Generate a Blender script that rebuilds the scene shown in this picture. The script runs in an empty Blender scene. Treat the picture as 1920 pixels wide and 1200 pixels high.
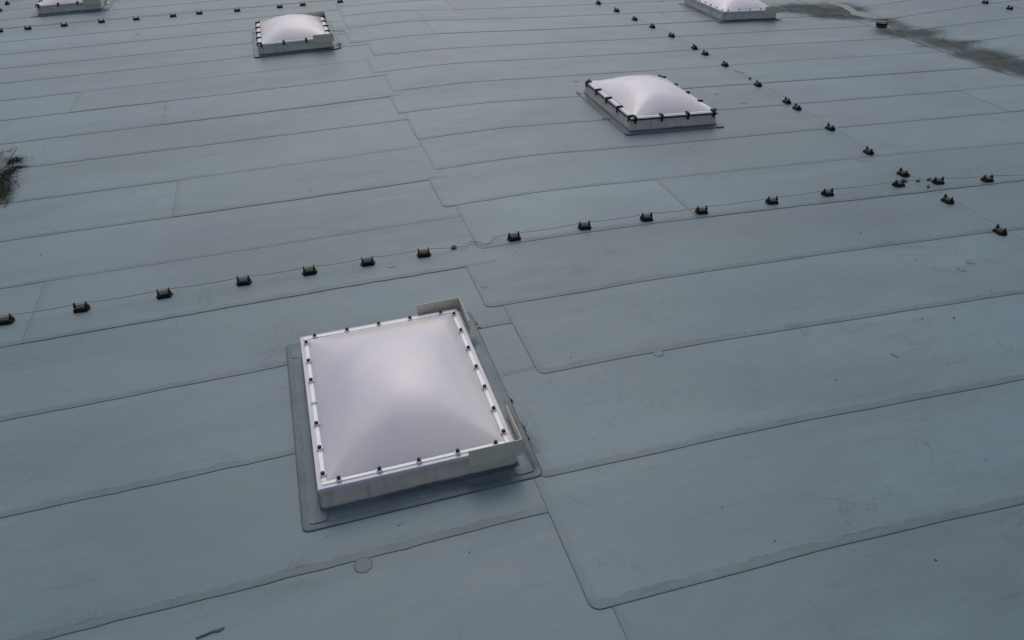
import bpy, bmesh, math, random
from mathutils import Vector, Matrix
random.seed(7)
S = bpy.context.scene
COL = S.collection
R = math.radians

# ---------------------------------------------------------------- camera, sky, sun, exposure
CAM_H = 5.186
YAW, PITCH, ROLL, FPX = 0.26720, 0.60298, -0.036027, 1440.97
CAM_F = Vector((math.sin(YAW)*math.cos(PITCH), math.cos(YAW)*math.cos(PITCH), -math.sin(PITCH)))
_r = Vector((math.cos(YAW), -math.sin(YAW), 0)); _u = _r.cross(CAM_F)
CAM_R = _r*math.cos(ROLL) + _u*math.sin(ROLL)
CAM_U = -_r*math.sin(ROLL) + _u*math.cos(ROLL)
cd = bpy.data.cameras.new('camera'); cam = bpy.data.objects.new('camera', cd); COL.objects.link(cam)
cd.sensor_width = 36; cd.lens = FPX/1920*36; cd.clip_end = 500; cd.clip_start = 0.05
m = Matrix((CAM_R, CAM_U, -CAM_F)).transposed().to_4x4(); m.translation = (0, 0, CAM_H)
cam.matrix_world = m
S.camera = cam

SUN_EL, SUN_AZ = R(51), R(12)          # azimuth clockwise from +Y
W = bpy.data.worlds.new('World'); S.world = W; W.use_nodes = True
wn = W.node_tree; bg = wn.nodes['Background']
sky = wn.nodes.new('ShaderNodeTexSky'); sky.sky_type = 'NISHITA'; sky.sun_disc = False
sky.sun_elevation = SUN_EL; sky.sun_rotation = SUN_AZ; sky.dust_density = 3.0; sky.air_density = 1.0; sky.ozone_density = 1.0
hsv = wn.nodes.new('ShaderNodeHueSaturation'); hsv.inputs['Saturation'].default_value = .62     # overcast: the blue is washed out
wn.links.new(sky.outputs[0], hsv.inputs['Color']); wn.links.new(hsv.outputs[0], bg.inputs[0]); bg.inputs[1].default_value = 0.085
sd = bpy.data.lights.new('sun', 'SUN'); sun = bpy.data.objects.new('sun', sd); COL.objects.link(sun)
sd.energy = 0.5; sd.angle = R(65); sd.color = (1, .96, .9)
sun.rotation_euler = (R(90) - SUN_EL, 0, math.pi - SUN_AZ)
S.view_settings.view_transform = 'Standard'; S.view_settings.look = 'None'
S.view_settings.exposure = 0.40; S.view_settings.gamma = 1

# ---------------------------------------------------------------- roof shape
def sp(t, k):
    a = t/k
    return t if a > 30 else (0.0 if a < -30 else k*math.log(1+math.exp(a)))
def roof_h(x):
    return -0.0572*sp(x-3.55, .30) + 0.067*sp(x-16.75, .2)
def at(px, py, z=None):
    """pixel of the 1920x1200 photograph -> the point of the roof it shows (z = height over the roof)"""
    d = CAM_F + CAM_R*((px-960)/FPX) - CAM_U*((py-600)/FPX)
    zz = 0.0
    for i in range(40):
        t = (zz-CAM_H)/d.z; x = d.x*t
        zz = roof_h(x) + (z or 0)
    return Vector((x, d.y*t, zz))

# ---------------------------------------------------------------- naming helpers
def tag(o, label=None, cat=None, group=None, kind=None):
    if label: o['label'] = label
    if cat: o['category'] = cat
    if group: o['group'] = group
    if kind: o['kind'] = kind
    return o
def empty(name, loc=(0, 0, 0), rz=0):
    o = bpy.data.objects.new(name, None); COL.objects.link(o); o.location = loc; o.rotation_euler = (0, 0, rz)
    o.empty_display_size = .1
    return o
def link(name, bm, mat, parent=None, smooth=False):
    me = bpy.data.meshes.new(name); bm.normal_update(); bm.to_mesh(me); bm.free()
    if smooth:
        for p in me.polygons: p.use_smooth = True
    me.materials.append(mat)
    o = bpy.data.objects.new(name, me); COL.objects.link(o)
    if parent: o.parent = parent
    return o
def kids(o): return [c for c in bpy.data.objects if c.parent is o]
def copy_tree(o, parent=None, childmap=None):
    c = o.copy(); COL.objects.link(c); c.parent = parent
    for ch in childmap[o.name] if childmap else kids(o): copy_tree(ch, c, childmap)
    return c

# ---------------------------------------------------------------- mesh helpers
def box(bm, x0, x1, y0, y1, z0, z1, bev=0, taper=0):
    vs = []
    for z, t in ((z0, 0), (z1, taper)):
        for x, y in ((x0+t, y0+t), (x1-t, y0+t), (x1-t, y1-t), (x0+t, y1-t)):
            vs.append(bm.verts.new((x, y, z)))
    fs = [(3, 2, 1, 0), (4, 5, 6, 7), (0, 1, 5, 4), (1, 2, 6, 5), (2, 3, 7, 6), (3, 0, 4, 7)]
    f = [bm.faces.new([vs[i] for i in q]) for q in fs]
    if bev:
        es = list({e for a in f for e in a.edges})
        bmesh.ops.bevel(bm, geom=es, offset=bev, segments=2, profile=.5, affect='EDGES')
def lathe(bm, prof, n=16, c=(0, 0, 0)):
    rings = []
    for r, z in prof:
        rings.append([bm.verts.new((c[0]+r*math.cos(2*math.pi*i/n), c[1]+r*math.sin(2*math.pi*i/n), c[2]+z)) for i in range(n)])
    for a, b in zip(rings, rings[1:]):
        for i in range(n):
            bm.faces.new((a[i], a[(i+1) % n], b[(i+1) % n], b[i]))
    bm.faces.new(rings[-1]); bm.faces.new(list(reversed(rings[0])))
def prism(bm, poly, z0, z1):
    a = [bm.verts.new((x, y, z0)) for x, y in poly]; b = [bm.verts.new((x, y, z1)) for x, y in poly]
    n = len(poly)
    bm.faces.new(b); bm.faces.new(list(reversed(a)))
    for i in range(n): bm.faces.new((a[i], a[(i+1) % n], b[(i+1) % n], b[i]))
def tube(bm, pts, r, n=6):
    pts = [Vector(p) for p in pts]; rings = []
    for i, p in enumerate(pts):
        d = (pts[min(i+1, len(pts)-1)] - pts[max(i-1, 0)]).normalized()
        s = d.cross(Vector((0, 0, 1))); s = s.normalized() if s.length > 1e-4 else Vector((1, 0, 0))
        t = s.cross(d)
        rings.append([bm.verts.new(p + s*(r*math.cos(2*math.pi*k/n)) + t*(r*math.sin(2*math.pi*k/n))) for k in range(n)])
    for a, b in zip(rings, rings[1:]):
        for i in range(n): bm.faces.new((a[i], a[(i+1) % n], b[(i+1) % n], b[i]))
    bm.faces.new(rings[-1]); bm.faces.new(list(reversed(rings[0])))

# ---------------------------------------------------------------- materials
class NT:
    def __init__(s, name):
        s.m = bpy.data.materials.new(name); s.m.use_nodes = True; s.t = s.m.node_tree
        s.b = s.t.nodes['Principled BSDF']
    def n(s, kind, **kw):
        nd = s.t.nodes.new(kind)
        for k, v in kw.items(): setattr(nd, k, v)
        return nd
    def l(s, a, b): s.t.links.new(a, b)
    def math(s, op, a, b=None, c=None, clamp=False):
        nd = s.n('ShaderNodeMath', operation=op, use_clamp=clamp)
        for i, v in enumerate((a, b, c)):
            if v is None: continue
            if isinstance(v, (int, float)): nd.inputs[i].default_value = v
            else: s.l(v, nd.inputs[i])
        return nd.outputs[0]
    def noise(s, vec, scale, detail=4, rough=.55, dist=0):
        nd = s.n('ShaderNodeTexNoise'); nd.inputs['Scale'].default_value = scale; nd.inputs['Detail'].default_value = detail
        nd.inputs['Roughness'].default_value = rough; nd.inputs['Distortion'].default_value = dist
        if vec is not None: s.l(vec, nd.inputs['Vector'])
        return nd.outputs['Fac']
    def mapping(s, vec, scale=(1, 1, 1), loc=(0, 0, 0)):
        nd = s.n('ShaderNodeMapping'); nd.inputs['Scale'].default_value = scale; nd.inputs['Location'].default_value = loc
        s.l(vec, nd.inputs['Vector']); return nd.outputs[0]
    def ramp(s, fac, lo, hi, a=0., b=1.):
        nd = s.n('ShaderNodeMapRange', interpolation_type='SMOOTHSTEP'); s.l(fac, nd.inputs[0])
        for i, v in zip((1, 2, 3, 4), (lo, hi, a, b)):
            if isinstance(v, (int, float)): nd.inputs[i].default_value = v
            else: s.l(v, nd.inputs[i])
        return nd.outputs[0]
    def mix(s, fac, a, b, mode='MIX'):
        nd = s.n('ShaderNodeMix', data_type='RGBA', blend_type=mode)
        for i, v in ((0, fac), (6, a), (7, b)):
            if isinstance(v, (int, float)): nd.inputs[i].default_value = v
            elif isinstance(v, tuple): nd.inputs[i].default_value = (*v, 1)
            else: s.l(v, nd.inputs[i])
        return nd.outputs[2]
    def val(s, v):
        nd = s.n('ShaderNodeCombineColor')
        for i in range(3): s.l(v, nd.inputs[i])
        return nd.outputs[0]

ROOF_COL = (0.120, 0.180, 0.208)
def membrane(name, base=ROOF_COL):
    g = NT(name); tc = g.n('ShaderNodeNewGeometry').outputs['Position']
    A = lambda nm: g.n('ShaderNodeAttribute', attribute_name=nm)
    v = A('edge_near').outputs['Fac']; e = A('edge_end').outputs['Fac']; dirt = A('dirt').outputs['Fac']; tint = A('tint').outputs['Color']
    st = g.mapping(tc, (.35, 1, 1))
    n1 = g.noise(st, .55, 5, .6, .6); n2 = g.noise(g.mapping(tc, (1.2, 5, 1), (5, 3, 0)), 1.1, 6, .65, .5)
    n3 = g.noise(tc, 60, 3, .7); n4 = g.noise(g.mapping(tc, (1, 1, 1), (9, 4, 0)), 3.0, 6, .7, 1.0)
    k = g.math('MULTIPLY', g.ramp(n1, .3, .7, .86, 1.12), g.ramp(n2, .3, .72, .90, 1.07))
    k = g.math('MULTIPLY', k, g.ramp(n3, .3, .7, .93, 1.07))
    # sparse scuffs and faint blots
    sc = g.ramp(n4, .63, .74, 0, 1)
    sc = g.math('MULTIPLY', sc, g.ramp(g.noise(tc, 22, 3, .7), .45, .62, 0, 1))
    k = g.math('MULTIPLY', k, g.math('SUBTRACT', 1, g.math('MULTIPLY', sc, .42)))
    sk = g.n('ShaderNodeTexVoronoi', feature='F1'); sk.inputs['Scale'].default_value = 3.2; g.l(tc, sk.inputs['Vector'])
    spk = g.ramp(sk.outputs['Distance'], .018, .045, 1, 0)
    pk = g.n('ShaderNodeSeparateColor'); g.l(sk.outputs['Color'], pk.inputs[0])
    spk = g.math('MULTIPLY', spk, g.math('GREATER_THAN', pk.outputs[0], .55))
    k = g.math('MULTIPLY', k, g.math('SUBTRACT', 1, g.math('MULTIPLY', spk, .5)))
    # lap weld band and the dirt line caught at the lap edge
    wob = g.noise(g.mapping(tc, (1, 1, 1)), 5, 5, .7)
    bw = g.ramp(wob, .25, .75, .062, .108)
    band = g.ramp(g.math('DIVIDE', v, bw), .9, 1.06, 1, 0)
    band2 = g.ramp(g.math('DIVIDE', e, bw), .7, 1.2, 1, 0)
    brk = g.ramp(g.noise(g.mapping(tc, (1, 1, 1), (2, 8, 0)), 1.6, 5, .7), .35, .62, .55, 1)
    bs = g.math('MULTIPLY', g.math('MAXIMUM', band, g.math('MULTIPLY', band2, .45)), brk)
    k = g.math('MULTIPLY', k, g.math('SUBTRACT', 1, g.math('MULTIPLY', bs, .27)))
    # thin tide line along the top of the band
    rim = g.math('MULTIPLY', g.ramp(g.math('ABSOLUTE', g.math('SUBTRACT', g.math('DIVIDE', v, bw), .95)), .02, .16, 1, 0), g.ramp(g.noise(tc, 2.3, 5, .7), .45, .7, 0, .38))
    k = g.math('MULTIPLY', k, g.math('SUBTRACT', 1, rim))
    ee = g.math('MINIMUM', v, e)
    soft = g.math('MULTIPLY', g.ramp(ee, .004, .035, 1, 0), g.ramp(g.noise(tc, 1.9, 5, .7), .35, .65, .05, .20))
    k = g.math('MULTIPLY', k, g.math('SUBTRACT', 1, soft))
    # dried puddle outlines and long faint drag marks
    pn = g.noise(g.mapping(tc, (.6, 1, 1), (4, 7, 1)), .8, 6, .62, .9)
    tide = g.math('MULTIPLY', g.ramp(g.math('ABSOLUTE', g.math('SUBTRACT', pn, .5)), .0, .013, 1, 0), g.ramp(g.noise(tc, .9, 4, .6), .45, .62, 0, .2))
    k = g.math('MULTIPLY', k, g.math('SUBTRACT', 1, tide))
    drag = g.math('MULTIPLY', g.ramp(g.noise(g.mapping(tc, (.8, 9, 1), (1, 1, 1)), 1.2, 5, .7, .3), .57, .74, 0, 1), .16)
    k = g.math('MULTIPLY', k, g.math('SUBTRACT', 1, drag))
    ln = g.math('MULTIPLY', g.ramp(ee, .003, .011, 1, 0), g.ramp(g.noise(tc, 3.1, 5, .7), .3, .65, .45, 1))
    k = g.math('MULTIPLY', k, g.math('SUBTRACT', 1, g.math('MULTIPLY', ln, .36)))
    col = g.mix(1, g.mix(1, base, g.val(k), 'MULTIPLY'), tint, 'MULTIPLY')
    hue = g.ramp(g.noise(g.mapping(tc, (.5, 1, 1), (3, 1, 7)), .7, 3), .35, .68, 0, .5)
    col = g.mix(hue, col, g.mix(1, col, (1.03, .97, 1.05), 'MULTIPLY'))
    dn = g.math('ADD', g.math('MULTIPLY', g.noise(g.mapping(tc, (1.5, .8, 1), (1, 2, 3)), 2.6, 8, .75, 1.2), 1.5), -.25)
    da = g.ramp(g.math('ADD', g.math('MULTIPLY', dirt, 1.15), g.math('SUBTRACT', dn, .62)), .02, 1.25, 0, .85)
    dc = g.mix(g.ramp(g.noise(tc, 2.2, 4), .35, .65), (.030, .034, .034), (.045, .040, .028))
    col = g.mix(da, col, dc)
    g.l(col, g.b.inputs['Base Color'])
    g.l(g.math('ADD', g.ramp(n2,   .3, .7, .42, .54), g.math('MULTIPLY', da, .45)), g.b.inputs['Roughness'])
    g.l(g.math('SUBTRACT', .45, g.math('MULTIPLY', da, .38)), g.b.inputs['Specular IOR Level'])
    bp = g.n('ShaderNodeBump'); bp.inputs['Strength'].default_value = .3; bp.inputs['Distance'].default_value = .008
    hs = g.math('ADD', g.math('MULTIPLY', g.noise(st, 1.4, 3, .5, .4), .45), g.math('MULTIPLY', n3, .03))
    g.l(hs, bp.inputs['Height']); g.l(bp.outputs[0], g.b.inputs['Normal'])
    return g.m
def plain(name, col, rough=.5, var=.08, scale=12, spec=.5, metal=0, bump=0):
    g = NT(name); tc = g.n('ShaderNodeTexCoord').outputs['Object']
    n = g.noise(tc, scale, 5, .65)
    k = g.ramp(n, .3, .7, 1-var, 1+var)
    g.l(g.mix(1, col, g.val(k), 'MULTIPLY'), g.b.inputs['Base Color'])
    g.l(g.ramp(n, .3, .7, rough*.85, min(1, rough*1.15)), g.b.inputs['Roughness'])
    g.b.inputs['Specular IOR Level'].default_value = spec; g.b.inputs['Metallic'].default_value = metal
    if bump:
        bp = g.n('ShaderNodeBump'); bp.inputs['Strength'].default_value = bump; bp.inputs['Distance'].default_value = .01
        g.l(n, bp.inputs['Height']); g.l(bp.outputs[0], g.b.inputs['Normal'])
    return g.m
def curb_mat():
    g = NT('weathered_curb'); tc = g.n('ShaderNodeTexCoord').outputs['Object']
    n = g.noise(g.mapping(tc, (1, 1, 3)), 3, 6, .7, .4); sz = g.n('ShaderNodeSeparateXYZ'); g.l(tc, sz.inputs[0])
    low = g.ramp(g.math('ADD', sz.outputs[2], g.math('MULTIPLY', n, -.06)), -.005, .035, 1, 0)   # darker line along the foot
    col = g.mix(g.ramp(n, .35, .7), (.44, .42, .375), (.54, .51, .47))
    fl = g.ramp(g.noise(g.mapping(tc, (9, 9, .6)), 1.3, 4), .52, .72, 0, .5)
    col = g.mix(fl, col, (.17, .155, .12)); col = g.mix(low, col, (.05, .05, .045))
    g.l(col, g.b.inputs['Base Color']); g.b.inputs['Roughness'].default_value = .55
    return g.m
def dome_mat():
    g = NT('opal_acrylic'); tc = g.n('ShaderNodeTexCoord').outputs['Object']
    n = g.noise(tc, 1.1, 4, .6, .4); n2 = g.noise(tc, 30, 4, .75)
    col = g.mix(g.ramp(n, .3, .7), (.61, .57, .655), (.675, .635, .645))
    col = g.mix(g.ramp(n2, .74, .80, 0, .12), col, (.3, .29, .29))
    g.l(col, g.b.inputs['Base Color'])
    g.b.inputs['Roughness'].default_value = .22; g.b.inputs['IOR'].default_value = 1.49
    g.l(g.ramp(g.noise(tc, 2, 2, .5), .3, .7, .17, .24), g.b.inputs['Roughness'])
    g.b.inputs['Subsurface Weight'].default_value = .35; g.b.inputs['Subsurface Radius'].default_value = (.05, .05, .05); g.b.inputs['Subsurface Scale'].default_value = 1
    bp = g.n('ShaderNodeBump'); bp.inputs['Strength'].default_value = .08; bp.inputs['Distance'].default_value = .05
    g.l(g.noise(tc, 2.2, 2, .4), bp.inputs['Height']); g.l(bp.outputs[0], g.b.inputs['Normal'])
    return g.m
M = dict(
    membrane=membrane('roof_membrane'),
    base=plain('roof_base', (.17, .21, .23), .6),
    curb=curb_mat(), dome=dome_mat(),
    rim=plain('opal_rim', (.52, .49, .56), .3, .06, 6),
    bar=plain('white_clamp_bar', (.80, .84, .81), .4, .05, 20),
    plate=plain('grey_sheet_metal', (.52, .50, .42), .5, .07, 9),
    washer=plain('pale_washer', (.7, .7, .68), .35),
    cap=plain('dark_blue_cap', (.005, .005, .03), .45, .08, 12, .3),
    black=plain('black_plastic', (.006, .006, .007), .65, .3, 30, .25),
    concrete=plain('grey_concrete', (.072, .07, .056), .9, .25, 60, .3, 0, .4),
    wire=plain('aluminium_wire', (.17, .19, .20), .45, .1, 8, .5, .6),
    clip=plain('dark_clip', (.02, .028, .04), .5, .2, 30),
    rust=plain('tan_patch', (.17, .165, .15), .6, .2, 20),
    darkpatch=plain('dark_patch', (.105, .12, .125), .6, .2, 20),
    grit=plain('dark_grit', (.03, .035, .035), .8),
    moss=plain('dark_moss', (.022, .024, .018), .95, .5, 25, .1),
    film=plain('plastic_film', (.30, .34, .35), .25, .15, 14, .6),
    yellow=plain('yellow_band', (.16, .13, .05), .6),
    sand=plain('dried_silt', (.23, .255, .25), .8, .2, 10))

# ---------------------------------------------------------------- the roof: lapped membrane sheets, one structure mesh
DARK_BLOBS = []      # (x, y, rx, ry, strength) soft dark blobs on the membrane: dirt, plus spots at the wire holders
def blob(px, py, rx, ry, s): p = at(px, py); DARK_BLOBS.append((p.x, p.y, rx, ry, s))
blob(1000, 835, .06, .45, .35); blob(1000, 800, .08, .3, .3)
for q in ((1475, 14, .9, .6, .6), (1520, 22, 1.0, .5, .65), (1560, 30, .7, .35, .7), (1430, 22, 1.6, .16, .6), (1570, 12, .9, .7, .7), (1600, 20, .5, .35, .6),
          (1672, 42, .35, .5, .85), (1690, 55, .7, .35, .6), (1740, 62, .7, .25, .7), (1760, 75, .5, .45, .5), (1810, 82, .7, .3, .45),
          (1840, 100, .8, .45, .75), (1880, 112, .6, .4, .6), (1900, 122, .5, .35, .7), (1880, 132, .5, .2, .5), (1930, 135, .6, .4, .7),
          (1600, 34, .6, .25, .55), (1650, 62, .45, .2, .5), (1716, 66, .6, .3, .5), (1780, 84, .6, .4, .5), (1860, 118, .5, .5, .5),
          (1560, 28, .5, .2, .7), (1500, 40, .9, .08, .5)):
    blob(*q)
for q in ((1300, 30, .3, .2, .4), (1330, 40, .35, .12, .5), (12, 375, .12, .2, .6), (625, 88, .25, .25, .5), (640, 75, .1, .2, .4),
          (1140, 225, .12, .12, .5), (955, 968, .05, .03, .3), (900, 1170, .28, .03, .42), (960, 1160, .2, .035, .42), (850, 1168, .12, .03, .4),
          (1210, 1110, .2, .025, .35), (1700, 272, .2, .03, .3), (1000, 890, .06, .05, .4), (190, 15, .4, .2, .4), (395, 1183, .001, .001, 0)):
    blob(*q)
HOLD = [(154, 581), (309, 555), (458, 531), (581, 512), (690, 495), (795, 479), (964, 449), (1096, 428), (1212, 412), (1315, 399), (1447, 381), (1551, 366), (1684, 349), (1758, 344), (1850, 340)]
for i, q in enumerate(HOLD): p = at(*q); DARK_BLOBS.append((p.x+(.13 if i < 10 else .0), p.y+(.03 if i < 10 else .0), .09, .05, .34))  # small dark spot at each near-row holder, mostly offset to its right
for q in ((1356, 122), (1421, 161), (1475, 193), (1556, 243), (1628, 288), (1692, 329), (1776, 379), (1874, 437)): p = at(*q); DARK_BLOBS.append((p.x-.04, p.y+.02, .12, .10, .33))  # wider dark spot around these diagonal-row holders
for q in ((18, 303, .3, .25, .8), (8, 335, .25, .6, .8), (34, 315, .2, .08, .5), (6, 365, .2, .5, .8)): blob(*q)
for i in range(14):
    t = i/13; blob(1660+270*t, 56+82*t+6*math.sin(i*2.1), .42, .22+.1*math.sin(i*1.7), .42)
for i in range(7):
    t = i/6; blob(1490+150*t, 10+32*t, .5, .3, .3)
for q in ((1700, 61, 1.3, .07, .4), (1690, 34, 1.2, .07, .45), (1760, 86, 1.1, .07, .4), (1560, 34, 1.2, .07, .5)): blob(*q)
def blob_at(x, y):
    d = 0
    for a, b, rx, ry, s in DARK_BLOBS:
        u = (x-a)/rx; w = (y-b)/ry; q = u*u+w*w
        if q < 6: d += s*math.exp(-q*.8)
    return min(d, 1)

def fn(pts):
    q = sorted([(p.x, p.y) for p in (at(*a) for a in pts)])
    def f(x):
        if x <= q[0][0]:
            s = (q[1][1]-q[0][1])/(q[1][0]-q[0][0]) if q[1][0]-q[0][0] > 2 else 0
            return q[0][1] + s*(x-q[0][0])
        if x >= q[-1][0]: return q[-1][1]
        for (a, b), (c, d) in zip(q, q[1:]):
            if x <= c:
                t = (x-a)/(c-a); return b + (d-b)*t
    return f
RB = bmesh.new()
LV = RB.verts.layers.float.new('edge_near'); LE = RB.verts.layers.float.new('edge_end'); LD = RB.verts.layers.float.new('dirt')  # dirt layer also holds the dark spots at the wire holders
LT = RB.verts.layers.float_color.new('tint')
def sheet(x0, x1, near, far, zoff, tint, end='free', corner=.085, dx=.16, lift=.004, tuck=.10, jit=.006):
    xs = []
    if end != 'free': xs = [x0, x0+.004, x0+.012, x0+.03, x0+.05, x0+.07, x0+.09]
    else: xs = [x0]
    n = max(1, int((x1-xs[-1])/dx)); a = xs[-1]
    xs += [a+(x1-a)*(i+1)/n for i in range(n)]
    grid = []
    for x in xs:
        yn, yf = near(x), far(x)+tuck
        if end != 'round' and x > x0+.1 or end == 'free': yn += jit*(math.sin(7.3*x+yn*3)*math.sin(2.9*x+yn)+.7*math.sin(17*x+yn*9)*math.sin(1.3*x-yn))
        else: yn += jit*.5*math.sin(5*x+yn)*min(1, (x-x0)/.6)
        t = x-x0; add = 0
        if end == 'round' and t < corner: add = corner - math.sqrt(max(0, corner**2-(corner-t)**2))
        col = []; h = roof_h(x)
        span = yf-yn
        for v in (0, .006, .018, .05, .10, .16, .28, .42, .56, .70, .84, .98, 1.12, 1.26, 1.40):
            f = v if v < .12 else .12+(v-.12)*(span-.12)/(1.28)
            y = yn + add + f*(span-add)/span
            z = h + zoff + lift*max(0, 1-f/span)
            # soft unevenness of the insulation under the membrane
            z += .003*math.sin(x*.7+y*.4)*math.sin(y*.6-x*.2)
            vt = RB.verts.new((x, y, z)); vt[LV] = y-yn-add*.8; vt[LE] = t if end != 'free' else 9
            if end == 'round' and t < corner*1.6:
                cx, cy = x0+corner, yn+corner
                if x < cx and y < cy: vt[LV] = vt[LE] = corner-math.hypot(x-cx, y-cy)
                else: vt[LV] = y-yn
            vt[LD] = blob_at(x, y); vt[LT] = (*tint, 1)
            col.append(vt)
        b = RB.verts.new((x, yn+add, col[0].co.z-.009)); b[LV] = 0; b[LE] = 0; b[LT] = (*tint, 1)
        grid.append([b]+col)
    for a, b in zip(grid, grid[1:]):
        for i in range(len(a)-1): RB.faces.new((a[i], b[i], b[i+1], a[i+1]))
    if end != 'free':
        lo = []
        for vt in grid[0][1:]:
            w = RB.verts.new(vt.co-Vector((0, 0, .009))); w[LT] = (*tint, 1); lo.append(w)
        for i in range(len(lo)-1): RB.faces.new((lo[i], grid[0][i+1], grid[0][i+2], lo[i+1]))

PW = 1.45; BASEY = 14.979*PW
left_px = [[(0, 21), (58, 15)], [(0, 38), (400, 2)], [(0, 55), (400, 21)], [(0, 80), (400, 41)], [(0, 103), (400, 63.5)],
    [(0, 129), (290, 100), (400, 88), (467, 82)], [(0, 157), (400, 114), (473, 105), (637, 88), (687, 84)], [(0, 190), (400, 145), (683, 113)],
    [(0, 227), (400, 180), (717, 142)], [(10, 270), (600, 198), (727, 182)], [(60, 313), (600, 245), (760, 225)], [(13, 382), (600, 302), (790, 275)],
    [(0, 454), (600, 368), (803, 338)], [(0, 542), (640, 441), (867, 406)], [(0, 652), (640, 540), (870, 502)],
    [(0, 791), (533, 686), (902, 616), (960, 606)], [(0, 972), (550, 852), (948, 706), (1005, 695)], [(83, 1200), (640, 1060), (1018, 963)]]
left = [fn(p) for p in left_px]
y_last = left[-1](0); left += [lambda x: y_last-PW, lambda x: y_last-2*PW, lambda x: y_last-3*PW]
yt = left[0](-5)
left = [(lambda k: (lambda x: yt+(k)*PW))(k) for k in range(7, 0, -1)] + left
right_px = [([(650, 12), (740, 4)], (627, 3)), ([(620, 33), (717, 22), (853, 19), (1040, 12), (1210, 4)], (640, 28)),
    ([(633, 57), (733, 43), (853, 38), (1040, 32), (1283, 22)], (650, 50)),
    ([(640, 83), (767, 68), (1040, 55), (1338, 40)], (655, 78)),
    ([(702, 105), (870, 90), (1040, 81), (1240, 71), (1480, 57), (1620, 50)], (688, 80)),
    ([(702, 137), (860, 119), (1040, 109.5), (1240, 98), (1480, 83), (1698, 71)], (686, 110)),
    ([(737, 172), (880, 155), (1040, 144), (1352, 125), (1480, 115), (1764, 98.5)], (719, 140)),
    ([(744, 214), (920, 193), (1080, 182), (1277, 167), (1440, 156), (1858, 126)], (727, 175)),
    ([(782, 263), (933, 242), (1120, 227), (1350, 207), (1503, 195), (1915, 161)], (759, 216)),
    ([(813, 320), (940, 300), (1000, 292), (1240, 272), (1480, 249), (1920, 208)], (785, 263)),
    ([(830, 390), (1040, 357), (1230, 337), (1500, 309), (1700, 289), (1920, 269)], (798, 324)),
    ([(893, 469), (1100, 437), (1280, 413), (1500, 387), (1700, 365), (1920, 339)], (856, 390)),
    ([(915, 578), (1100, 548), (1280, 517), (1570, 474), (1853, 437), (1920, 430)], (862, 476)),
    ([(1020, 702), (1280, 652), (1600, 600), (1920, 550)], (945, 577)),
    ([(1030, 895), (1280, 840), (1460, 800), (1920, 713)], (930, 712)),
    ([(1107, 1149), (1280, 1104), (1577, 1024), (1760, 981), (1920, 945)], (1003, 903))]
right = []
for pts, c in right_px:
    p = at(*pts[0]); q = at(*c)
    right.append((fn(pts), q.x))
ry = right[-1][0](3); xr = at(1150, 1145).x
right += [((lambda x: ry-PW), xr), ((lambda x: ry-2*PW), xr-.3), ((lambda x: ry-3*PW), xr+.1)]
rt = right[0][0](3)
right = [((lambda k: (lambda x: rt+k*PW))(k), 1.9+.3*(k % 2)) for k in range(12, 0, -1)] + right
rnd = random.Random(3)
def tn(k=1.0, w=0.0):   # w > 0 warmer, greyer
    k *= 1+rnd.uniform(-.03, .03)
    return (k*(1+w*.8), k*(1-w*.1), k*(1-w*.35))
# cross joints: (region, strip near-seam index from px list, joint pixel, tint left, tint right)
LJ = {8: [(141, 190)], 9: [(307, 212)], 12: [(328, 372)], 14: [(62, 586)]}
RJ = {1: [(843, 10)], 2: [(780, 22), (1211, 8)], 3: [(800, 46), (1096, 42), (1245, 30)], 7: [(1255, 152), (1680, 121)],
      9: [(1850, 192)], 11: [(1262, 368)]}
RJT = {1: [1.10, 1], 2: [1.02, 1, 1.0], 3: [.99, 1.0, 1.07, 1.02], 7: [1, 1, 1.02], 9: [.98, 1.07], 10: [1.04], 11: [1.08, .96], 12: [.94], 13: [1.04], 14: [1.03], 15: [1.02], 8: [.99]}
WARM = {5: .04, 6: .035, 8: .02, 9: .05, 12: .02}
stepx = [(f(2), x) for f, x in right]
for i in range(1, len(left)):
    near, far = left[i], left[i-1]; k = i-7
    yn, yf = near(1.5), far(1.5)
    xe = [x for j, (f, x) in enumerate(right) if j and f(2) < yf and right[j-1][0](2) > yn]
    xe = (max(xe) if xe else 2)+.14
    xs = [-24.0]+[at(*p).x for p in LJ.get(k, [])]+[xe]
    for a, b in zip(xs, xs[1:]):
        sheet(a, b+(.1 if b < xe else 0), near, far, 0.0 if a < -20 else .0025, tn(1), 'free' if a < -20 else 'square')
VX = 16.55
for i in range(1, len(right)):
    (near, x0), far = right[i], right[i-1][0]; k = i-12
    xs = [x0]+[at(*p).x for p in RJ.get(k, [])]+[VX]
    tt = RJT.get(k, [1]*9)
    for j, (a, b) in enumerate(zip(xs, xs[1:])):
        w = WARM.get(k, 0) if j == 0 else 0
        sheet(a, b+(.1 if b < VX else 0), near, far, .005+(.0025 if j else 0), tn(tt[j], w), 'round' if j == 0 else 'square')
# beyond the valley
s1, s2, s3 = fn([(1672, 35), (1842, 9)]), fn([(1686, 60), (1920, 32)]), fn([(1750, 87), (1920, 65)])
y1, y2, y3 = s1(20), s2(20), s3(20)
far_s = [(lambda k: (lambda x: s1(min(max(x, 17), 26))+k*1.5))(k) for k in range(9, 0, -1)] + [s1, s2, s3] + [(lambda k: (lambda x: y3-k*1.5))(k) for k in range(1, 8)]
for near, far in zip(far_s[1:], far_s):
    sheet(16.75, 34, near, far, 0, tn(.99), 'free', dx=.2)
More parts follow.
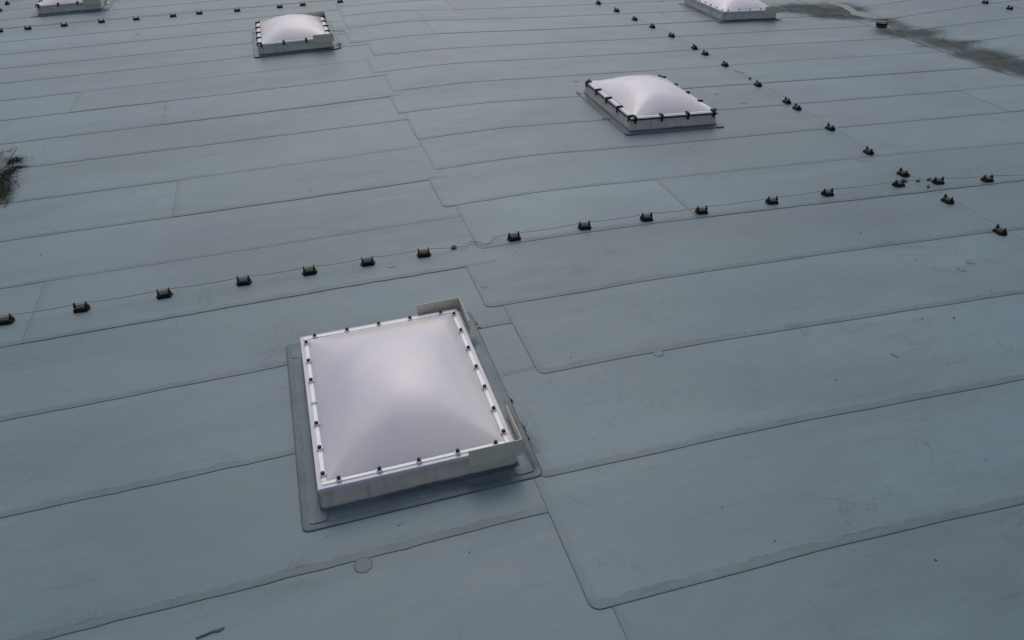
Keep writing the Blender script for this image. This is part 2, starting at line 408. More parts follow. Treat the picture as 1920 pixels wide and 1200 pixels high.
# a laid valley strip runs along the low line
def vstrip(x0, x1, y0, y1, z, tint):
    n = 120; cols = (x0, x0+.01, x0+.05, (x0+x1)/2, x1-.05, x1-.01, x1); g = []
    for i in range(n+1):
        y = y0+(y1-y0)*i/n; row = []
        for x in cols:
            v = RB.verts.new((x, y, roof_h(x)+z)); d = min(x-x0, x1-x); v[LV] = 9; v[LE] = d; v[LD] = blob_at(x, y); v[LT] = (*tint, 1); row.append(v)
        g.append(row)
    for a, b in zip(g, g[1:]):
        for k in range(len(cols)-1): RB.faces.new((a[k], a[k+1], b[k+1], b[k]))
vstrip(16.32, 17.02, -4, 48, .0135, (1.08, 1.06, 1.04))
roof = tag(link('roof_surface', RB, M['membrane'], None, True), 'flat grey roof covered in lapped waterproof membrane sheets', None, None, 'structure')
from mathutils.bvhtree import BVHTree
BVH = BVHTree.FromPolygons([v.co[:] for v in roof.data.vertices], [p.vertices[:] for p in roof.data.polygons])
def surf(x, y):
    h = BVH.ray_cast(Vector((x, y, 3)), Vector((0, 0, -1)))
    return h[0].z if h[0] else roof_h(x)
bm = bmesh.new()
xsb = [-70, -30, 0, 2, 3, 3.3, 3.6, 3.9, 4.2, 5, 8, 12, 16, 16.5, 16.75, 17, 17.4, 20, 40, 80]
rows = [[bm.verts.new((x, y, roof_h(x)-.03)) for x in xsb] for y in (-30, 90)]
for i in range(len(xsb)-1): bm.faces.new((rows[0][i], rows[0][i+1], rows[1][i+1], rows[1][i]))
tag(link('roof_deck', bm, M['base']), 'grey roof deck under the membrane sheets', None, None, 'structure')

# ---------------------------------------------------------------- skylights
SW, SL = 1.78, 2.38           # rim outer size
RZ = .27                      # rim top height
hx, hy = SW/2, SL/2
def dome_bm(H):
    bm = bmesh.new(); N = 72; ix, iy = hx-.085, hy-.085
    def prof(t): return max(0., 1-abs(t)**2.0)
    rows = []
    for j in range(N+1):
        row = []
        for i in range(N+1):
            a = -1+2*i/N; b = -1+2*j/N
            a = math.sin(a*math.pi/2)*.45+a*.55; b = math.sin(b*math.pi/2)*.45+b*.55
            fa, fb = prof(a), prof(b)
            k = .03+.62*min(fa, fb); hh = max(k-abs(fa-fb), 0)/k
            z = min(fa, fb) - hh*hh*k*.25
            z = .5*(fa*fb)**.85*(1-.65*.25) + .5*z
            z = max(z, 0) if min(fa, fb) > 1e-6 else 0
            z = H*z/(1-.65*.25)
            row.append(bm.verts.new((a*ix, b*iy, RZ+.004+z)))
        rows.append(row)
    for a, b in zip(rows, rows[1:]):
        for i in range(N): bm.faces.new((a[i], a[i+1], b[i+1], b[i]))
    return bm
def frame_bm(x0, x1, y0, y1, inset, z0, z1, bev=.004):
    bm = bmesh.new()
    o = [(x0, y0), (x1, y0), (x1, y1), (x0, y1)]; i_ = [(x0+inset, y0+inset), (x1-inset, y0+inset), (x1-inset, y1-inset), (x0+inset, y1-inset)]
    L = [[bm.verts.new((x, y, z)) for x, y in r] for r, z in ((o, z0), (o, z1), (i_, z1), (i_, z0))]
    for a, b in zip(L, L[1:]+L[:1]):
        for k in range(4): bm.faces.new((a[k], a[(k+1) % 4], b[(k+1) % 4], b[k]))
    bmesh.ops.bevel(bm, geom=[e for e in bm.edges if abs(e.verts[0].co.z-e.verts[1].co.z) > 1e-4 or (e.verts[0].co.z > z1-1e-5 and e.verts[1].co.z > z1-1e-5)], offset=bev, segments=2, affect='EDGES')
    bmesh.ops.recalc_face_normals(bm, faces=bm.faces)
    return bm
def curb_bm():
    bm = bmesh.new()
    L = []
    for ins, z in ((-.015, -.03), (-.011, .03), (.02, RZ-.055), (.02, RZ-.03), (.10, RZ-.03)):
        L.append([bm.verts.new((sx*(hx-ins), sy*(hy-ins), z)) for sx, sy in ((-1, -1), (1, -1), (1, 1), (-1, 1))])
    for a, b in zip(L, L[1:]):
        for k in range(4): bm.faces.new((a[k], a[(k+1) % 4], b[(k+1) % 4], b[k]))
    bmesh.ops.bevel(bm, geom=[e for e in bm.edges if abs(e.verts[0].co.z-e.verts[1].co.z) > .01], offset=.015, segments=3, affect='EDGES')
    return bm
def flashing_bm(w, stains, e=(.19, .21, .20, .27), turn=.05):
    """membrane skirt: lies on the roof round the curb and turns up it; e = width left, right, front, back"""
    bm = bmesh.new()
    lv = bm.verts.layers.float.new('edge_near'); le = bm.verts.layers.float.new('edge_end'); ld = bm.verts.layers.float.new('dirt'); lt = bm.verts.layers.float_color.new('tint')
    X0, X1, Y0, Y1 = -hx-e[0], hx+e[1], -hy-e[2], hy+e[3]
    n = 44; side = []
    def ring(f):   # f 0 outer .. 1 at the curb foot
        x0, x1, y0, y1 = X0+(-hx-.012-X0)*f, X1+(hx+.012-X1)*f, Y0+(-hy-.012-Y0)*f, Y1+(hy+.012-Y1)*f
        r = .05*(1-f)+.012; P = []
        for cx, cy, a0 in ((x1-r, y0+r, -90), (x1-r, y1-r, 0), (x0+r, y1-r, 90), (x0+r, y0+r, 180)):
            for s in range(5):
                a = R(a0+90*s/4); P.append((cx+r*math.cos(a), cy+r*math.sin(a)))
        Q = []
        for i in range(len(P)):
            a, b = P[i], P[(i+1) % len(P)]; Q.append(a)
            if i % 5 == 4:
                for s in range(1, n): Q.append((a[0]+(b[0]-a[0])*s/n, a[1]+(b[1]-a[1])*s/n))
        return Q
    rr = random.Random(int(w*100)); ph = rr.uniform(0, 6)
    rings = []
    spec = [(0, -.03), (0, -.001), (.05, .001), (.15, .003), (.3, .004), (.45, .006), (.6, .008), (.75, .009), (.88, .011), (.97, .015), (1.0, .026)]
    for f, z in spec:
        row = []
        for (x, y) in ring(f):
            wob = .004*math.sin(9*x+3*y+ph)*math.sin(7*y-4*x)*(1-f)*f*4
            v = bm.verts.new((x, y, z+wob+.0135)); width = .2
            v[lv] = f*width+.004; v[le] = 9
            d = 0
            for a, b, rx, ry, s in stains:
                q = ((x-a)/rx)**2+((y-b)/ry)**2
                if q < 6: d += s*math.exp(-q*.8)
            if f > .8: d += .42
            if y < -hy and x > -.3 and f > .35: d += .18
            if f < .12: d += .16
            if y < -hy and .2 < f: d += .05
            v[ld] = min(1, d); v[lt] = (.86, .86, .87, 1); row.append(v)
        rings.append(row)
    for a, b in zip(rings, rings[1:]):
        for k in range(len(a)): bm.faces.new((a[k], a[(k+1) % len(a)], b[(k+1) % len(a)], b[k]))
    return bm
def rounded(cx, cy, w, d, r, rot=0, n=5):
    P = []
    for sx, sy, a0 in ((1, -1, -90), (1, 1, 0), (-1, 1, 90), (-1, -1, 180)):
        for s in range(n):
            a = R(a0+90*s/(n-1)); P.append((sx*(w/2-r)+r*math.cos(a), sy*(d/2-r)+r*math.sin(a)))
    c, s_ = math.cos(rot), math.sin(rot)
    return [(cx+x*c-y*s_, cy+x*s_+y*c) for x, y in P]
def attrs(bm, dirt=.2, tint=.84):
    lv = bm.verts.layers.float.new('edge_near'); le = bm.verts.layers.float.new('edge_end'); ld = bm.verts.layers.float.new('dirt'); lt = bm.verts.layers.float_color.new('tint')
    for v in bm.verts: v[lv] = 9; v[le] = 9; v[ld] = dirt; v[lt] = (tint, tint, tint*1.01, 1)
def L_plate(corner):
    """angled wind deflector screwed at a right-hand corner; corner -1 front, +1 back"""
    bm = bmesh.new(); t = .003; y = corner*(hy+.055); xr = hx+.05; z0, z1 = .185, .375
    Lx, Ly = .50, .50
    s = 1 if corner > 0 else -1
    poly = [(xr-Lx, y), (xr, y), (xr, y-s*Ly), (xr-t*2, y-s*Ly), (xr-t*2, y-s*t*2), (xr-Lx, y-s*t*2)]
    if s > 0: poly = poly[::-1]
    prism(bm, poly, z0, z1)
    return bm
DOME = {}
def skylight(loc, tilt, style, label, plates, stains, e=(.19, .21, .20, .27), H=.31, missing=()):
    root = empty('skylight', loc); root.rotation_euler = (0, tilt, 0)
    tag(root, label, 'skylight', 'dome skylights set in rows across the roof')
    link('curb', curb_bm(), M['curb'], root)
    link('rim', frame_bm(-hx, hx, -hy, hy, .09, RZ-.045, RZ), M['rim'], root)
    d = link('dome', dome_bm(H), M['dome'], root, True)
    fl = link('flashing', flashing_bm(loc[0]+loc[1]+20, stains, e), M['membrane'], root, True)
    for sx in (-1, 1):
        for sy in (-1, 1):
            bm = bmesh.new(); prism(bm, rounded(sx*(hx+.045), sy*(hy+.05), .17, .17, .04), .020, .026); attrs(bm, .28 if sy < 0 else .15)
            link('corner_patch', bm, M['membrane'], fl)
    bi, bw = .043, .036       # clamp bars
    zb = RZ+.008
    for k, (x0, x1, y0, y1) in enumerate(((-hx+bi, hx-bi-bw-.006, -hy+bi, -hy+bi+bw), (-hx+bi, hx-bi-bw-.006, hy-bi-bw, hy-bi),
                             (-hx+bi, -hx+bi+bw, -hy+bi+bw+.006, hy-bi-bw-.006), (hx-bi-bw, hx-bi, -hy+bi, hy-bi))):
        bm = bmesh.new(); box(bm, x0, x1, y0, y1, RZ-.002, zb, .0015); link('clamp_bar', bm, M['bar'], root)
    c = bi+bw/2
    if style == 'screw':
        pos = []
        for k in range(5):
            x = -hx+.19+k*(SW-.36)/4
            pos += [(x, -hy+c), (x-.03, hy-c)]
        for k in range(7):
            y = -hy+.16+k*(SL-.32)/6
            pos += [(-hx+c, y), (hx-c, y+.02)]
        for j, (x, y) in enumerate(pos):
            bm = bmesh.new(); lathe(bm, [(.028, 0), (.028, .013), (.02, .017)], 14, (x, y, zb-.001)); w = link('screw', bm, M['washer'], root)
            if j not in missing:
                bm = bmesh.new(); lathe(bm, [(.0185, 0), (.0185, .018), (.013, .024)], 14, (x, y, zb+.0145)); link('screw_cap', bm, M['cap'], w)
    else:
        pos = [(-hx+.08+k*(SW-.16)/3, -1) for k in range(4)] + [(-hx+.08+k*(SW-.16)/3, 1) for k in range(4)]
        for x, s in pos:
            if plates and x > hx-.5: continue
            bm = bmesh.new(); y = s*hy
            box(bm, x-.023, x+.023, min(y-s*.10, y+s*.02), max(y-s*.10, y+s*.02), RZ+.002, RZ+.034, .006)
            box(bm, x-.019, x+.019, min(y+s*.004, y+s*.026), max(y+s*.004, y+s*.026), RZ-(.095 if style == 'gasket' else .065), RZ+.010, .006)
            link('clip', bm, M['black'], root)
        for k in range(5):
            y = -hy+.10+k*(SL-.2)/4
            for s in (-1, 1):
                bm = bmesh.new(); x = s*hx
                box(bm, min(x-s*.10, x+s*.02), max(x-s*.10, x+s*.02), y-.023, y+.023, RZ+.002, RZ+.034, .006)
                box(bm, min(x+s*.004, x+s*.026), max(x+s*.004, x+s*.026), y-.019, y+.019, RZ-(.095 if style == 'gasket' else .065), RZ+.010, .006)
                link('clip', bm, M['black'], root)
        if style == 'gasket':
            link('gasket', frame_bm(-hx-.004, hx+.004, -hy-.004, hy+.004, .03, RZ-.043, RZ-.018, .002), M['black'], root)
    for p in plates:
        o = link('wind_deflector', L_plate(p), M['plate'], root)
        for q in (.15, .38):
            bm = bmesh.new(); box(bm, hx+.05-q-.012, hx+.05-q+.012, min(p*(hy-.0), p*(hy+.05)), max(p*(hy), p*(hy+.05)), .205, .222); link('bracket', bm, M['black'], o)
    return root
TL = -math.atan(-.0572)      # tilt of the slope towards the valley about y
def place(fl_px, fr_px, bl_px=None):
    a = at(*fl_px, RZ); b = at(*fr_px, RZ); cx = (a.x+b.x)/2; y = (a.y+b.y)/2
    print('skylight', fl_px, round(b.x-a.x, 2), round(b.y-a.y, 2), (round(cx, 2), round(y+hy, 2)), 'len', round(at(*bl_px, RZ).y-a.y, 2) if bl_px else '')
    return Vector((cx, y+hy, roof_h(cx)+(.006 if cx > 4 else 0)))
st1 = [(1.02, -1.0, .04, .25, .55), (1.03, -.6, .04, .25, .55), (1.05, -.1, .025, .5, .35), (1.0, .8, .06, .10, .55), (.98, -1.25, .12, .05, .3), (1.08, -1.2, .04, .12, .3),
       (.3, -1.28, .5, .03, .3), (.6, -1.33, .3, .025, .35), (-.2, -1.37, .5, .03, .3), (-.95, 1.25, .06, .06, .35), (-.97, -1.3, .05, .05, .4), (.97, .4, .03, .4, .45)]
skylight((.455, 6.14, 0), 0, 'screw', 'large near skylight with lilac white dome, screwed rim and angled plates at both right corners', (-1, 1), st1, missing=(16,))
stl = [(.98, -1.0, .1, .3, .5), (-1.0, -.3, .1, .12, .9), (-1.02, .1, .06, .1, .5)]
skylight(place((1184, 224), (1343, 210), (1097, 157)), TL, 'gasket', 'skylight without plates, black clips all round its rim, left of the diagonal wire row', (), [(-1.03, -.45, .10, .10, .8)], (.13, .13, .13, .2))
skylight(place((483, 84), (622, 70), (478, 41)), 0, 'bar', 'far dome skylight with black clips and beige corner plates, in front of far holders', (-1, 1), [(1.05, -1.0, .1, .3, .8), (1.05, .6, .1, .3, .6), (.9, -1.25, .3, .1, .6)], (.16, .2, .10, .2))
p5 = place((1356, 24), (1456, 17.5), (1283, 2))
skylight(Vector((p5.x, p5.y, p5.z)), TL, 'screw', 'skylight cut off by the top edge of the photo, near the dirty valley and drain', (-1, 1), [(-1.05, -.2, .1, .6, .6), (-.5, -1.3, .5, .1, .6), (.9, -1.3, .3, .1, .6)], (.08, .1, .08, .1))
p4 = place((62, 12), (190, 1))
skylight(p4, 0, 'bar', 'skylight cut off by the top left corner of the photo with crumpled film beside it', (-1, 1), [(1.0, -1.2, .2, .2, .6)])
skylight(Vector((-6.2, 14.3, 0)), 0, 'bar', 'skylight almost wholly beyond the left edge, with blackened mossy flashing', (), [(1.02, -.9, .16, .25, 1.3), (1.1, -.2, .16, .3, 1.5), (1.0, -.5, .1, .5, 1.2), (1.12, .15, .15, .15, 1.2), (1.1, -1.1, .1, .25, 1.0), (1.05, .7, .1, .3, .6), (1.3, -.6, .2, .3, 1.3), (1.35, -.3, .2, .08, 1.3)], (.2, .20, .15, .2))

# crumpled plastic film by the skylight of the far left corner
fp = at(190, 8); bm = bmesh.new(); rr = random.Random(5)
N = 12
g = [[bm.verts.new((-.22+.44*i/N+rr.uniform(-.02, .02), -.45+.9*j/N+rr.uniform(-.02, .02), max(.01, .28*math.sin(math.pi*i/N)*math.sin(math.pi*(j+.5)/(N+1))+rr.uniform(-.05, .05)))) for i in range(N+1)] for j in range(N+1)]
for j in range(N):
    for i in range(N): bm.faces.new((g[j][i], g[j][i+1], g[j+1][i+1], g[j+1][i]))
o = link('plastic_film', bm, M['film']); o.location = (fp.x+.02, fp.y+.2, .012)
tag(o, 'crumpled grey plastic film lying beside the top left skylight', 'plastic film')

# ---------------------------------------------------------------- wire holders
WZ = .088
def make_holder():
    root = empty('wire_holder')
    bm = bmesh.new()      # foot and tapered tray
    prism(bm, [(-.105, 0), (-.075, -.072), (.075, -.072), (.105, 0), (.075, .072), (-.075, .072)], 0, .007)
    box(bm, -.083, .083, -.064, .064, .007, .038, .005, .008)
    link('tray', bm, M['black'], root)
    bm = bmesh.new(); box(bm, -.058, .058, -.050, .050, .0385, .055, .007, .004)
    link('concrete_block', bm, M['concrete'], root)
    for s in (-1, 1):
        bm = bmesh.new(); x = s*.068
        box(bm, x-.009, x+.009, -.03, .03, .040, .066, .003)
        box(bm, x-.007, x+.007, .005, .020, .066, WZ+.014, .002)
        box(bm, x-.007, x+.007, -.022, -.005, .066, WZ-.002, .002)
        box(bm, x-.007, x+.007, -.012, .007, WZ+.007, WZ+.016, .002)
        link('clip', bm, M['black'], root)
    return root
proto = make_holder(); cmap = {o.name: kids(o) for o in [proto]+kids(proto)}
rowA = [(12, 604), (154, 581), (309, 555), (458, 531), (581, 512), (690, 495), (795, 479), (964, 449), (1096, 428), (1212, 412), (1315, 399), (1447, 381), (1551, 366), (1684, 349), (1758, 344), (1850, 340)]
rowB = [(1122, 8), (1156, 22), (1190, 38), (1223, 52), (1259, 69), (1302, 92), (1322, 103), (1359, 124), (1421, 161), (1475, 193), (1494, 205), (1556, 243), (1628, 288), (1692, 329), (1776, 379), (1874, 437)]
rowC = [(0, 60), (53, 55), (121, 49), (191, 42), (256, 37), (325, 31), (374, 26), (445, 21), (525, 14), (568, 10), (638, 4.5)]
rowD = [(14, 8), (0, 21)]
rowE = [(1847, 6), (1893, 17)]
ordn = ['first', 'second', 'third', 'fourth', 'fifth', 'sixth', 'seventh', 'eighth', 'ninth', 'tenth', 'eleventh', 'twelfth', 'thirteenth']
def lab_a(i):
    if i == 0: return 'black wire holder cut off by the left edge in the nearest row'
    if i < 7: return 'black wire holder in the nearest row, %s left of the loose wavy wire' % ordn[6-i]
    if i == 7: return 'black wire holder just right of the loose wavy wire in the nearest row'
    if i < 14: return 'black wire holder in the nearest row, %s left of the wire crossing' % ordn[13-i]
    return 'black wire holder in the nearest row, %s right of the wire crossing' % ordn[i-14]
def lab_b(i):
    if i < 14: return 'black wire holder in the diagonal row, %s beyond the wire crossing' % ordn[13-i] if 13-i < 13 else 'black wire holder in the diagonal row, at the top edge of the photo'
    return 'black wire holder in the diagonal row, %s on the near side of the wire crossing' % ordn[i-14]
def lab_c(i):
    if i == 0: return 'small black wire holder of the far row cut off by the left edge'
    if i == 10: return 'last small black wire holder of the far row, right of the clipped dome'
    return 'small black wire holder of the far left row, %s from the left edge' % ordn[i]
first = [True]
wires = {}
def holders(px, labf, group, base_rz, key):
    pts = [at(*p) for p in px]; wires[key] = pts
    for i, p in enumerate(pts):
        a = pts[max(i-1, 0)]; b = pts[min(i+1, len(pts)-1)]
        o = proto if first[0] else copy_tree(proto, None, cmap); first[0] = False
        rz = base_rz+random.uniform(-.13, .13)
        o.location = (p.x, p.y, surf(p.x, p.y)); o.rotation_euler = (0, 0, rz)
        o.rotation_euler = (Matrix.Rotation(TL, 3, 'Y') @ Matrix.Rotation(rz, 3, 'Z')).to_euler() if 4 < p.x < 16 else (0, 0, rz)
        tag(o, labf(i), 'wire holder', group)
holders(rowA, lab_a, 'wire holders of the nearest row', 0, 'A')
holders(rowB, lab_b, 'wire holders of the diagonal row', math.pi/2, 'B')
holders(rowC, lab_c, 'wire holders of the far left row', 0, 'C')
holders(rowD, lambda i: ['black wire holder left of the top left skylight', 'black wire holder cut by the left edge near the top left skylight'][i], 'wire holders beside the top left skylight', math.pi/2, 'D')
holders(rowE, lambda i: ['left one of two black wire holders beyond the drain, top right', 'right one of two black wire holders beyond the drain, top right'][i], 'wire holders beyond the drain', math.pi/2, 'E')

# ---------------------------------------------------------------- lightning conductor wires
def run(pts, sag=.02, r=.004, wz=WZ):
    out = []
    for a, b in zip(pts, pts[1:]):
        n = 6
        for k in range(n):
            t = k/n; p = a.lerp(b, t); p.z = a.z+(b.z-a.z)*t+wz+.012-sag*4*t*(1-t); out.append(p)
    p = pts[-1].copy(); p.z += wz+.012; out.append(p)
    return out
def wire(name, pts, label, r=.004):
    bm = bmesh.new(); tube(bm, pts, r); tag(link(name, bm, M['wire'], None, True), label, 'wire')
A = wires['A']; X0 = A[0]+(A[0]-A[1])*3
def low(px, py, z=.03): p = at(px, py); p.z += z; return p
wire('conductor_wire', run([X0]+A[:7]) + [low(851, 468), low(872, 465), low(878, 459), low(884, 456), low(894, 458)], 'thin metal wire along the nearest holder row, left of the loose bend')
wire('conductor_wire', [low(882, 457, .035), low(896, 456, .03), low(908, 461), low(918, 459), low(924, 450), low(932, 447)] + run(A[7:] + [A[-1]+(A[-1]-A[-2])*3]), 'thin metal wire along the nearest holder row, from the loose bend to the right edge')
B = wires['B']; Bf = B[0]+(B[0]-B[1])*2
wire('conductor_wire', run([Bf]+B[:8]) + [low(1374, 130), low(1376, 135), low(1395, 139)], 'thin metal wire of the diagonal row beyond its small kink')
wire('conductor_wire', [low(1378, 133, .04), low(1406, 149, .05)] + run(B[8:] + [B[-1]+(B[-1]-B[-2])*3]), 'thin metal wire of the diagonal row from its kink through the crossing')
C = wires['C']; wire('conductor_wire', run([C[0]+(C[0]-C[1])*2]+C+[C[-1]+Vector((.9, .1, 0))]), 'thin metal wire along the far left holder row')
D = wires['D']; wire('conductor_wire', run([D[0]+(D[0]-D[1])]+D+[D[1]+(D[1]-D[0])]), 'thin metal wire left of the top left skylight')
E_ = wires['E']; wire('conductor_wire', run([E_[0]+(E_[0]-E_[1])*2]+E_+[E_[1]+(E_[1]-E_[0])*3]), 'thin metal wire beyond the drain at top right')
clips = [(851, 466, 0, 'small dark wire connector on the wire left of the loose bend'), (1703, 331, .6, 'small dark wire clamp touching the holder above the crossing'),
         (1696, 342, .1, 'small dark wire clamp between the crossing and the holder left of it'), (1721, 341, .4, 'small blue black clamp where the two wires cross'),
         (1741, 339, .1, 'small dark wire clamp just right of the crossing'), (1740, 352, .8, 'small dark clamp on the diagonal wire just below the crossing'),
         (1406, 149, .6, 'tiny dark wire clamp on the diagonal wire by its kink')]
for x, y, rz, lb in clips:
    p = at(x, y); o = empty('wire_clamp', (p.x, p.y, surf(p.x, p.y)+.004), rz)
    bm = bmesh.new(); box(bm, -.038, .038, -.018, .018, 0, .012, .004); box(bm, -.038, .038, -.018, .018, .016, .028, .004); link('plate', bm, M['clip'], o)
    bm = bmesh.new(); lathe(bm, [(.008, 0), (.008, .012), (.005, .014)], 8, (0, 0, .028)); link('bolt', bm, M['clip'], o)
    tag(o, lb, 'wire clamp', 'small wire clamps')

# ---------------------------------------------------------------- roof drain in the valley
p = at(1652, 52); o = empty('roof_drain', (p.x, p.y, surf(p.x, p.y)), .1)
bm = bmesh.new(); lathe(bm, [(.25, 0), (.245, .006), (.17, .010)], 28); link('flange', bm, M['sand'], o)
bm = bmesh.new(); lathe(bm, [(.135, .008), (.15, .05), (.165, .12), (.172, .13), (.150, .13), (.14, .10)], 28); link('basket', bm, M['black'], o)
bm = bmesh.new(); lathe(bm, [(.155, .045), (.1575, .062)], 28); link('band', bm, M['yellow'], o)
bm = bmesh.new()
for a in range(0, 180, 30): 
    c, s = math.cos(R(a))*.145, math.sin(R(a))*.145; tube(bm, [(-c, -s, .132), (-c*.3, -s*.3, .150), (c*.3, s*.3, .150), (c, s, .132)], .006, 5)
tube(bm, [(-.02, 0, .14), (-.04, .02, .20)], .005, 5); tube(bm, [(.03, 0, .14), (.045, .03, .21)], .005, 5)
link('grate', bm, M['wire'], o)
tag(o, 'round black roof drain basket in the dirty valley at top right', 'roof drain')
# ridge of dried silt along the valley above the drain
def silt(pxs, label):
    L = [at(*q[:2]) for q in pxs]; bm = bmesh.new(); rr = random.Random(len(pxs)); prev = None; pts = []
    for a, b, qa, qb in zip(L, L[1:], pxs, pxs[1:]):
        for k in range(10): t = k/10; pts.append((a.lerp(b, t), qa[2]+(qb[2]-qa[2])*t))
    pts.append((L[-1], pxs[-1][2]))
    for p, w in pts:
        w *= rr.uniform(.75, 1.25)
        row = [bm.verts.new((p.x+w*s+rr.uniform(-.02, .02), p.y, surf(p.x+w*s, p.y)+(.001 if abs(s) == 1 else .02))) for s in (-1, -.5, 0, .5, 1)]
        if prev:
            for k in range(4): bm.faces.new((prev[k], prev[k+1], row[k+1], row[k]))
        prev = row
    tag(link('dried_silt', bm, M['sand'], None, True), label, 'dried silt')
silt([(1525, -6, .10), (1560, 6, .12), (1585, 12, .16), (1600, 22, .14), (1615, 28, .26), (1640, 35, .14), (1662, 37, .04)], 'pale jagged streak of dried silt in the valley above the drain')

# ---------------------------------------------------------------- membrane patches
def patch(px, py, w, d, round_, mat, rot, label, dirt=.0, tint=.93, z=.0005):
    p = at(px, py); bm = bmesh.new()
    poly = [(w/2*math.cos(2*math.pi*k/24), d/2*math.sin(2*math.pi*k/24)) for k in range(24)] if round_ else rounded(0, 0, w, d, .012)
    prism(bm, poly, 0, .003)
    if mat == 'membrane':
        # welded patch: an outer ring of faces carries the dirt line
        attrs(bm, dirt, tint)
    o = link('membrane_patch', bm, M[mat]); o.location = (p.x, p.y, surf(p.x, p.y)+z)
    o.rotation_euler = (Matrix.Rotation(TL if p.x > 4 else 0, 3, 'Y') @ Matrix.Rotation(rot, 3, 'Z')).to_euler()
    tag(o, label, 'patch')
    return o
def ringed(px, py, r, label, tint=.93, dirt=0):
    p = at(px, py); bm = bmesh.new(); n = 28
    lv = bm.verts.layers.float.new('edge_near'); le = bm.verts.layers.float.new('edge_end'); ld = bm.verts.layers.float.new('dirt'); lt = bm.verts.layers.float_color.new('tint')
    rings = []
    for rad, z, e in ((r, -.004, 0), (r, .003, 0), (r-.012, .0034, .012), (r-.02, .0034, .03)):
        row = []
        for k in range(n):
            a = 2*math.pi*k/n; v = bm.verts.new((rad*math.cos(a), rad*math.sin(a), z)); v[lv] = e if e < .02 else 9; v[le] = 9; v[ld] = dirt; v[lt] = (tint, tint, tint, 1); row.append(v)
        rings.append(row)
    for a, b in zip(rings, rings[1:]):
        for k in range(n): bm.faces.new((a[k], a[(k+1) % n], b[(k+1) % n], b[k]))
    bm.faces.new(rings[-1])
    o = link('membrane_patch', bm, M['membrane']); o.location = (p.x, p.y, surf(p.x, p.y)+.0005); o.rotation_euler = (0, TL if p.x > 4 else 0, 0)
    tag(o, label, 'patch', 'round membrane patches')
ringed(681, 1060, .078, 'darker round patch on the seam in front of the big skylight', .80, .12)
ringed(735, 499, .056, 'faint round patch below the nearest holder row', .99)
ringed(1234, 663, .062, 'faint round patch on the seam right of the big skylight', .98)
ringed(1803, 506, .062, 'lower left one of two faint ovals near the right edge', .97)
ringed(1819, 492, .058, 'upper right one of two faint ovals near the right edge', .97)
ringed(583, 356, .03, 'tiny faint round patch left of the roof steps', .99)
patch(908, 538, .085, .085, True, 'rust', 0, 'small brownish round patch above the big skylight')
patch(1677, 667, .04, .10, True, 'darkpatch', .5, 'small dark oval mark right of centre near the right edge')
patch(1614, 301, .15, .09, False, 'rust', 0, 'tan rectangular patch below the diagonal holder row')
patch(1080, 153, .12, .10, False, 'darkpatch', 0, 'dark square patch left of the clipped skylight')
patch(1394, 194, .13, .09, False, 'darkpatch', 0, 'dark rectangular patch right of the clipped skylight')
patch(1344, 177, .09, .09, True, 'darkpatch', 0, 'dark round patch just above right of the clipped skylight')
patch(637, 58, .22, .35, True, 'darkpatch', .6, 'dark blotchy patch right of the far clipped skylight')
patch(257, 64, .11, .09, True, 'darkpatch', 0, 'small dark round mark below the far left holder row')
patch(1239, 3, .14, .2, True, 'darkpatch', 0, 'small dark patch at the top edge beside the holder row')

# a wet twig of debris near the bottom edge
pts = [at(*q) for q in ((368, 1198), (385, 1191), (400, 1184), (412, 1181), (420, 1178))]
bm = bmesh.new(); prev = None
for p, w in zip(pts, (.006, .010, .012, .022, .012)):
    row = [bm.verts.new((p.x+a*w*.5, p.y+a*w, roof_h(p.x)+.006+hh)) for a, hh in ((-1, 0), (-.4, .012), (.4, .012), (1, 0))]
    if prev:
        for k in range(3): bm.faces.new((prev[k], prev[k+1], row[k+1], row[k]))
    prev = row
tag(link('wet_debris', bm, M['darkpatch'], None, True), 'dark streak of wet debris at the bottom edge left of centre', 'debris')

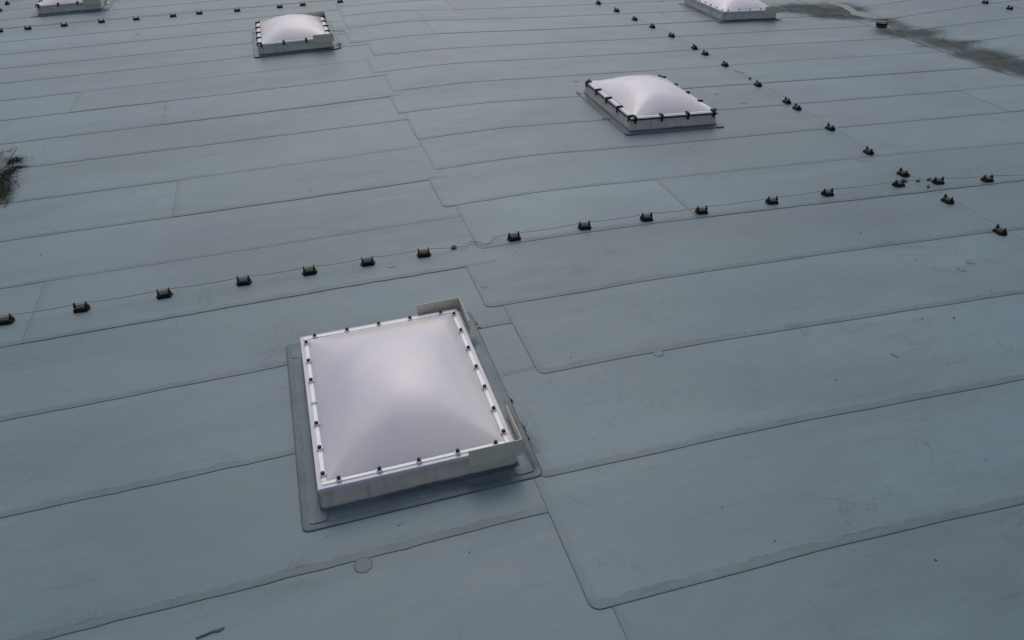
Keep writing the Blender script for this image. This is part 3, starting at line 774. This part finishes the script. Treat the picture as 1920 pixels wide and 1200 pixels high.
# moss and dried dirt clumps caught along flashings
bm = bmesh.new(); rr = random.Random(21)
clumps = [(20, 303, .20, .16, 240), (8, 330, .16, .45, 300), (34, 314, .12, .05, 70), (22, 322, .1, .1, 60), (7, 362, .12, .45, 240), (2, 345, .15, .4, 150), (12, 385, .05, .12, 40),
          (958, 752, .025, .05, 26), (984, 806, .02, .07, 24), (991, 829, .022, .10, 40), (998, 852, .02, .06, 24), (896, 616, .05, .02, 22), (1004, 872, .02, .05, 14), (893, 606, .02, .05, 14),
          (1131, 224, .05, .05, 16), (633, 84, .12, .18, 50), (905, 640, .015, .08, 16), (925, 690, .015, .06, 14)]
for px, py, rx, ry, n in clumps:
    c = at(px, py)
    for k in range(n*2 if rx > .08 else n):
        x, y = c.x+rr.gauss(0, .5)*rx, c.y+rr.gauss(0, .5)*ry; z = surf(x, y)
        if -.45 < x < 1.36 and 4.95 < y < 7.4: continue
        q = rr.uniform(.003, .009) if rx < .08 else rr.uniform(.008, .024); a0 = rr.uniform(0, 6); h = q*rr.uniform(.25, .7)
        z += .004 if rx < .08 else 0
        top = bm.verts.new((x+rr.uniform(-q, q)*.4, y+rr.uniform(-q, q)*.4, z+h))
        row = [bm.verts.new((x+q*rr.uniform(.5, 1.4)*math.cos(a0+i*1.2566), y+q*rr.uniform(.5, 1.4)*math.sin(a0+i*1.2566), z-.003)) for i in range(5)]
        for i in range(5): bm.faces.new((row[i], row[(i+1) % 5], top))
tag(link('moss', bm, M['moss']), 'dark moss and dried dirt clumps caught along the skylight flashings', 'moss', None, 'stuff')

# loose grit strewn over the sheets
bm = bmesh.new(); rr = random.Random(11)
spots = [(1567, 714, .016), (1788, 597, .02), (1729, 598, .014), (1754, 1051, .017), (1453, 1015, .013), (1614, 437, .016), (1858, 547, .011), (1717, 488, .016),
         (1354, 952, .012), (1848, 863, .012), (747, 986, .012), (753, 983, .010), (601, 972, .018), (76, 480, .014), (1793, 849, .009), (880, 1036, .011), (880, 1030, .008),
         (1070, 672, .012), (1062, 676, .009), (600, 540, .007), (963, 480, .012), (968, 473, .012), (1153, 848, .008), (35, 353, .014), (83, 276, .016), (926, 245, .018), (1291, 279, .015), (60, 210, .014)]
for i in range(90): spots.append((rr.uniform(0, 1920), rr.uniform(60, 1200), rr.uniform(.002, .0065)))
for x, y, r in spots:
    p = at(x, y)
    if abs(p.x-.45) < .95 and abs(p.y-6.1) < 1.25: continue
    n = 6; a0 = rr.uniform(0, 6); base = surf(p.x, p.y)
    top = bm.verts.new((p.x, p.y, base+r*.7))
    row = [bm.verts.new((p.x+r*rr.uniform(.6, 1.2)*math.cos(a0+k), p.y+r*rr.uniform(.6, 1.2)*math.sin(a0+k), base-.003)) for k in range(n)]
    for k in range(n): bm.faces.new((row[k], row[(k+1) % n], top))
tag(link('roof_grit', bm, M['grit']), 'tiny dark grit and chips strewn over the roof', 'grit', None, 'stuff')
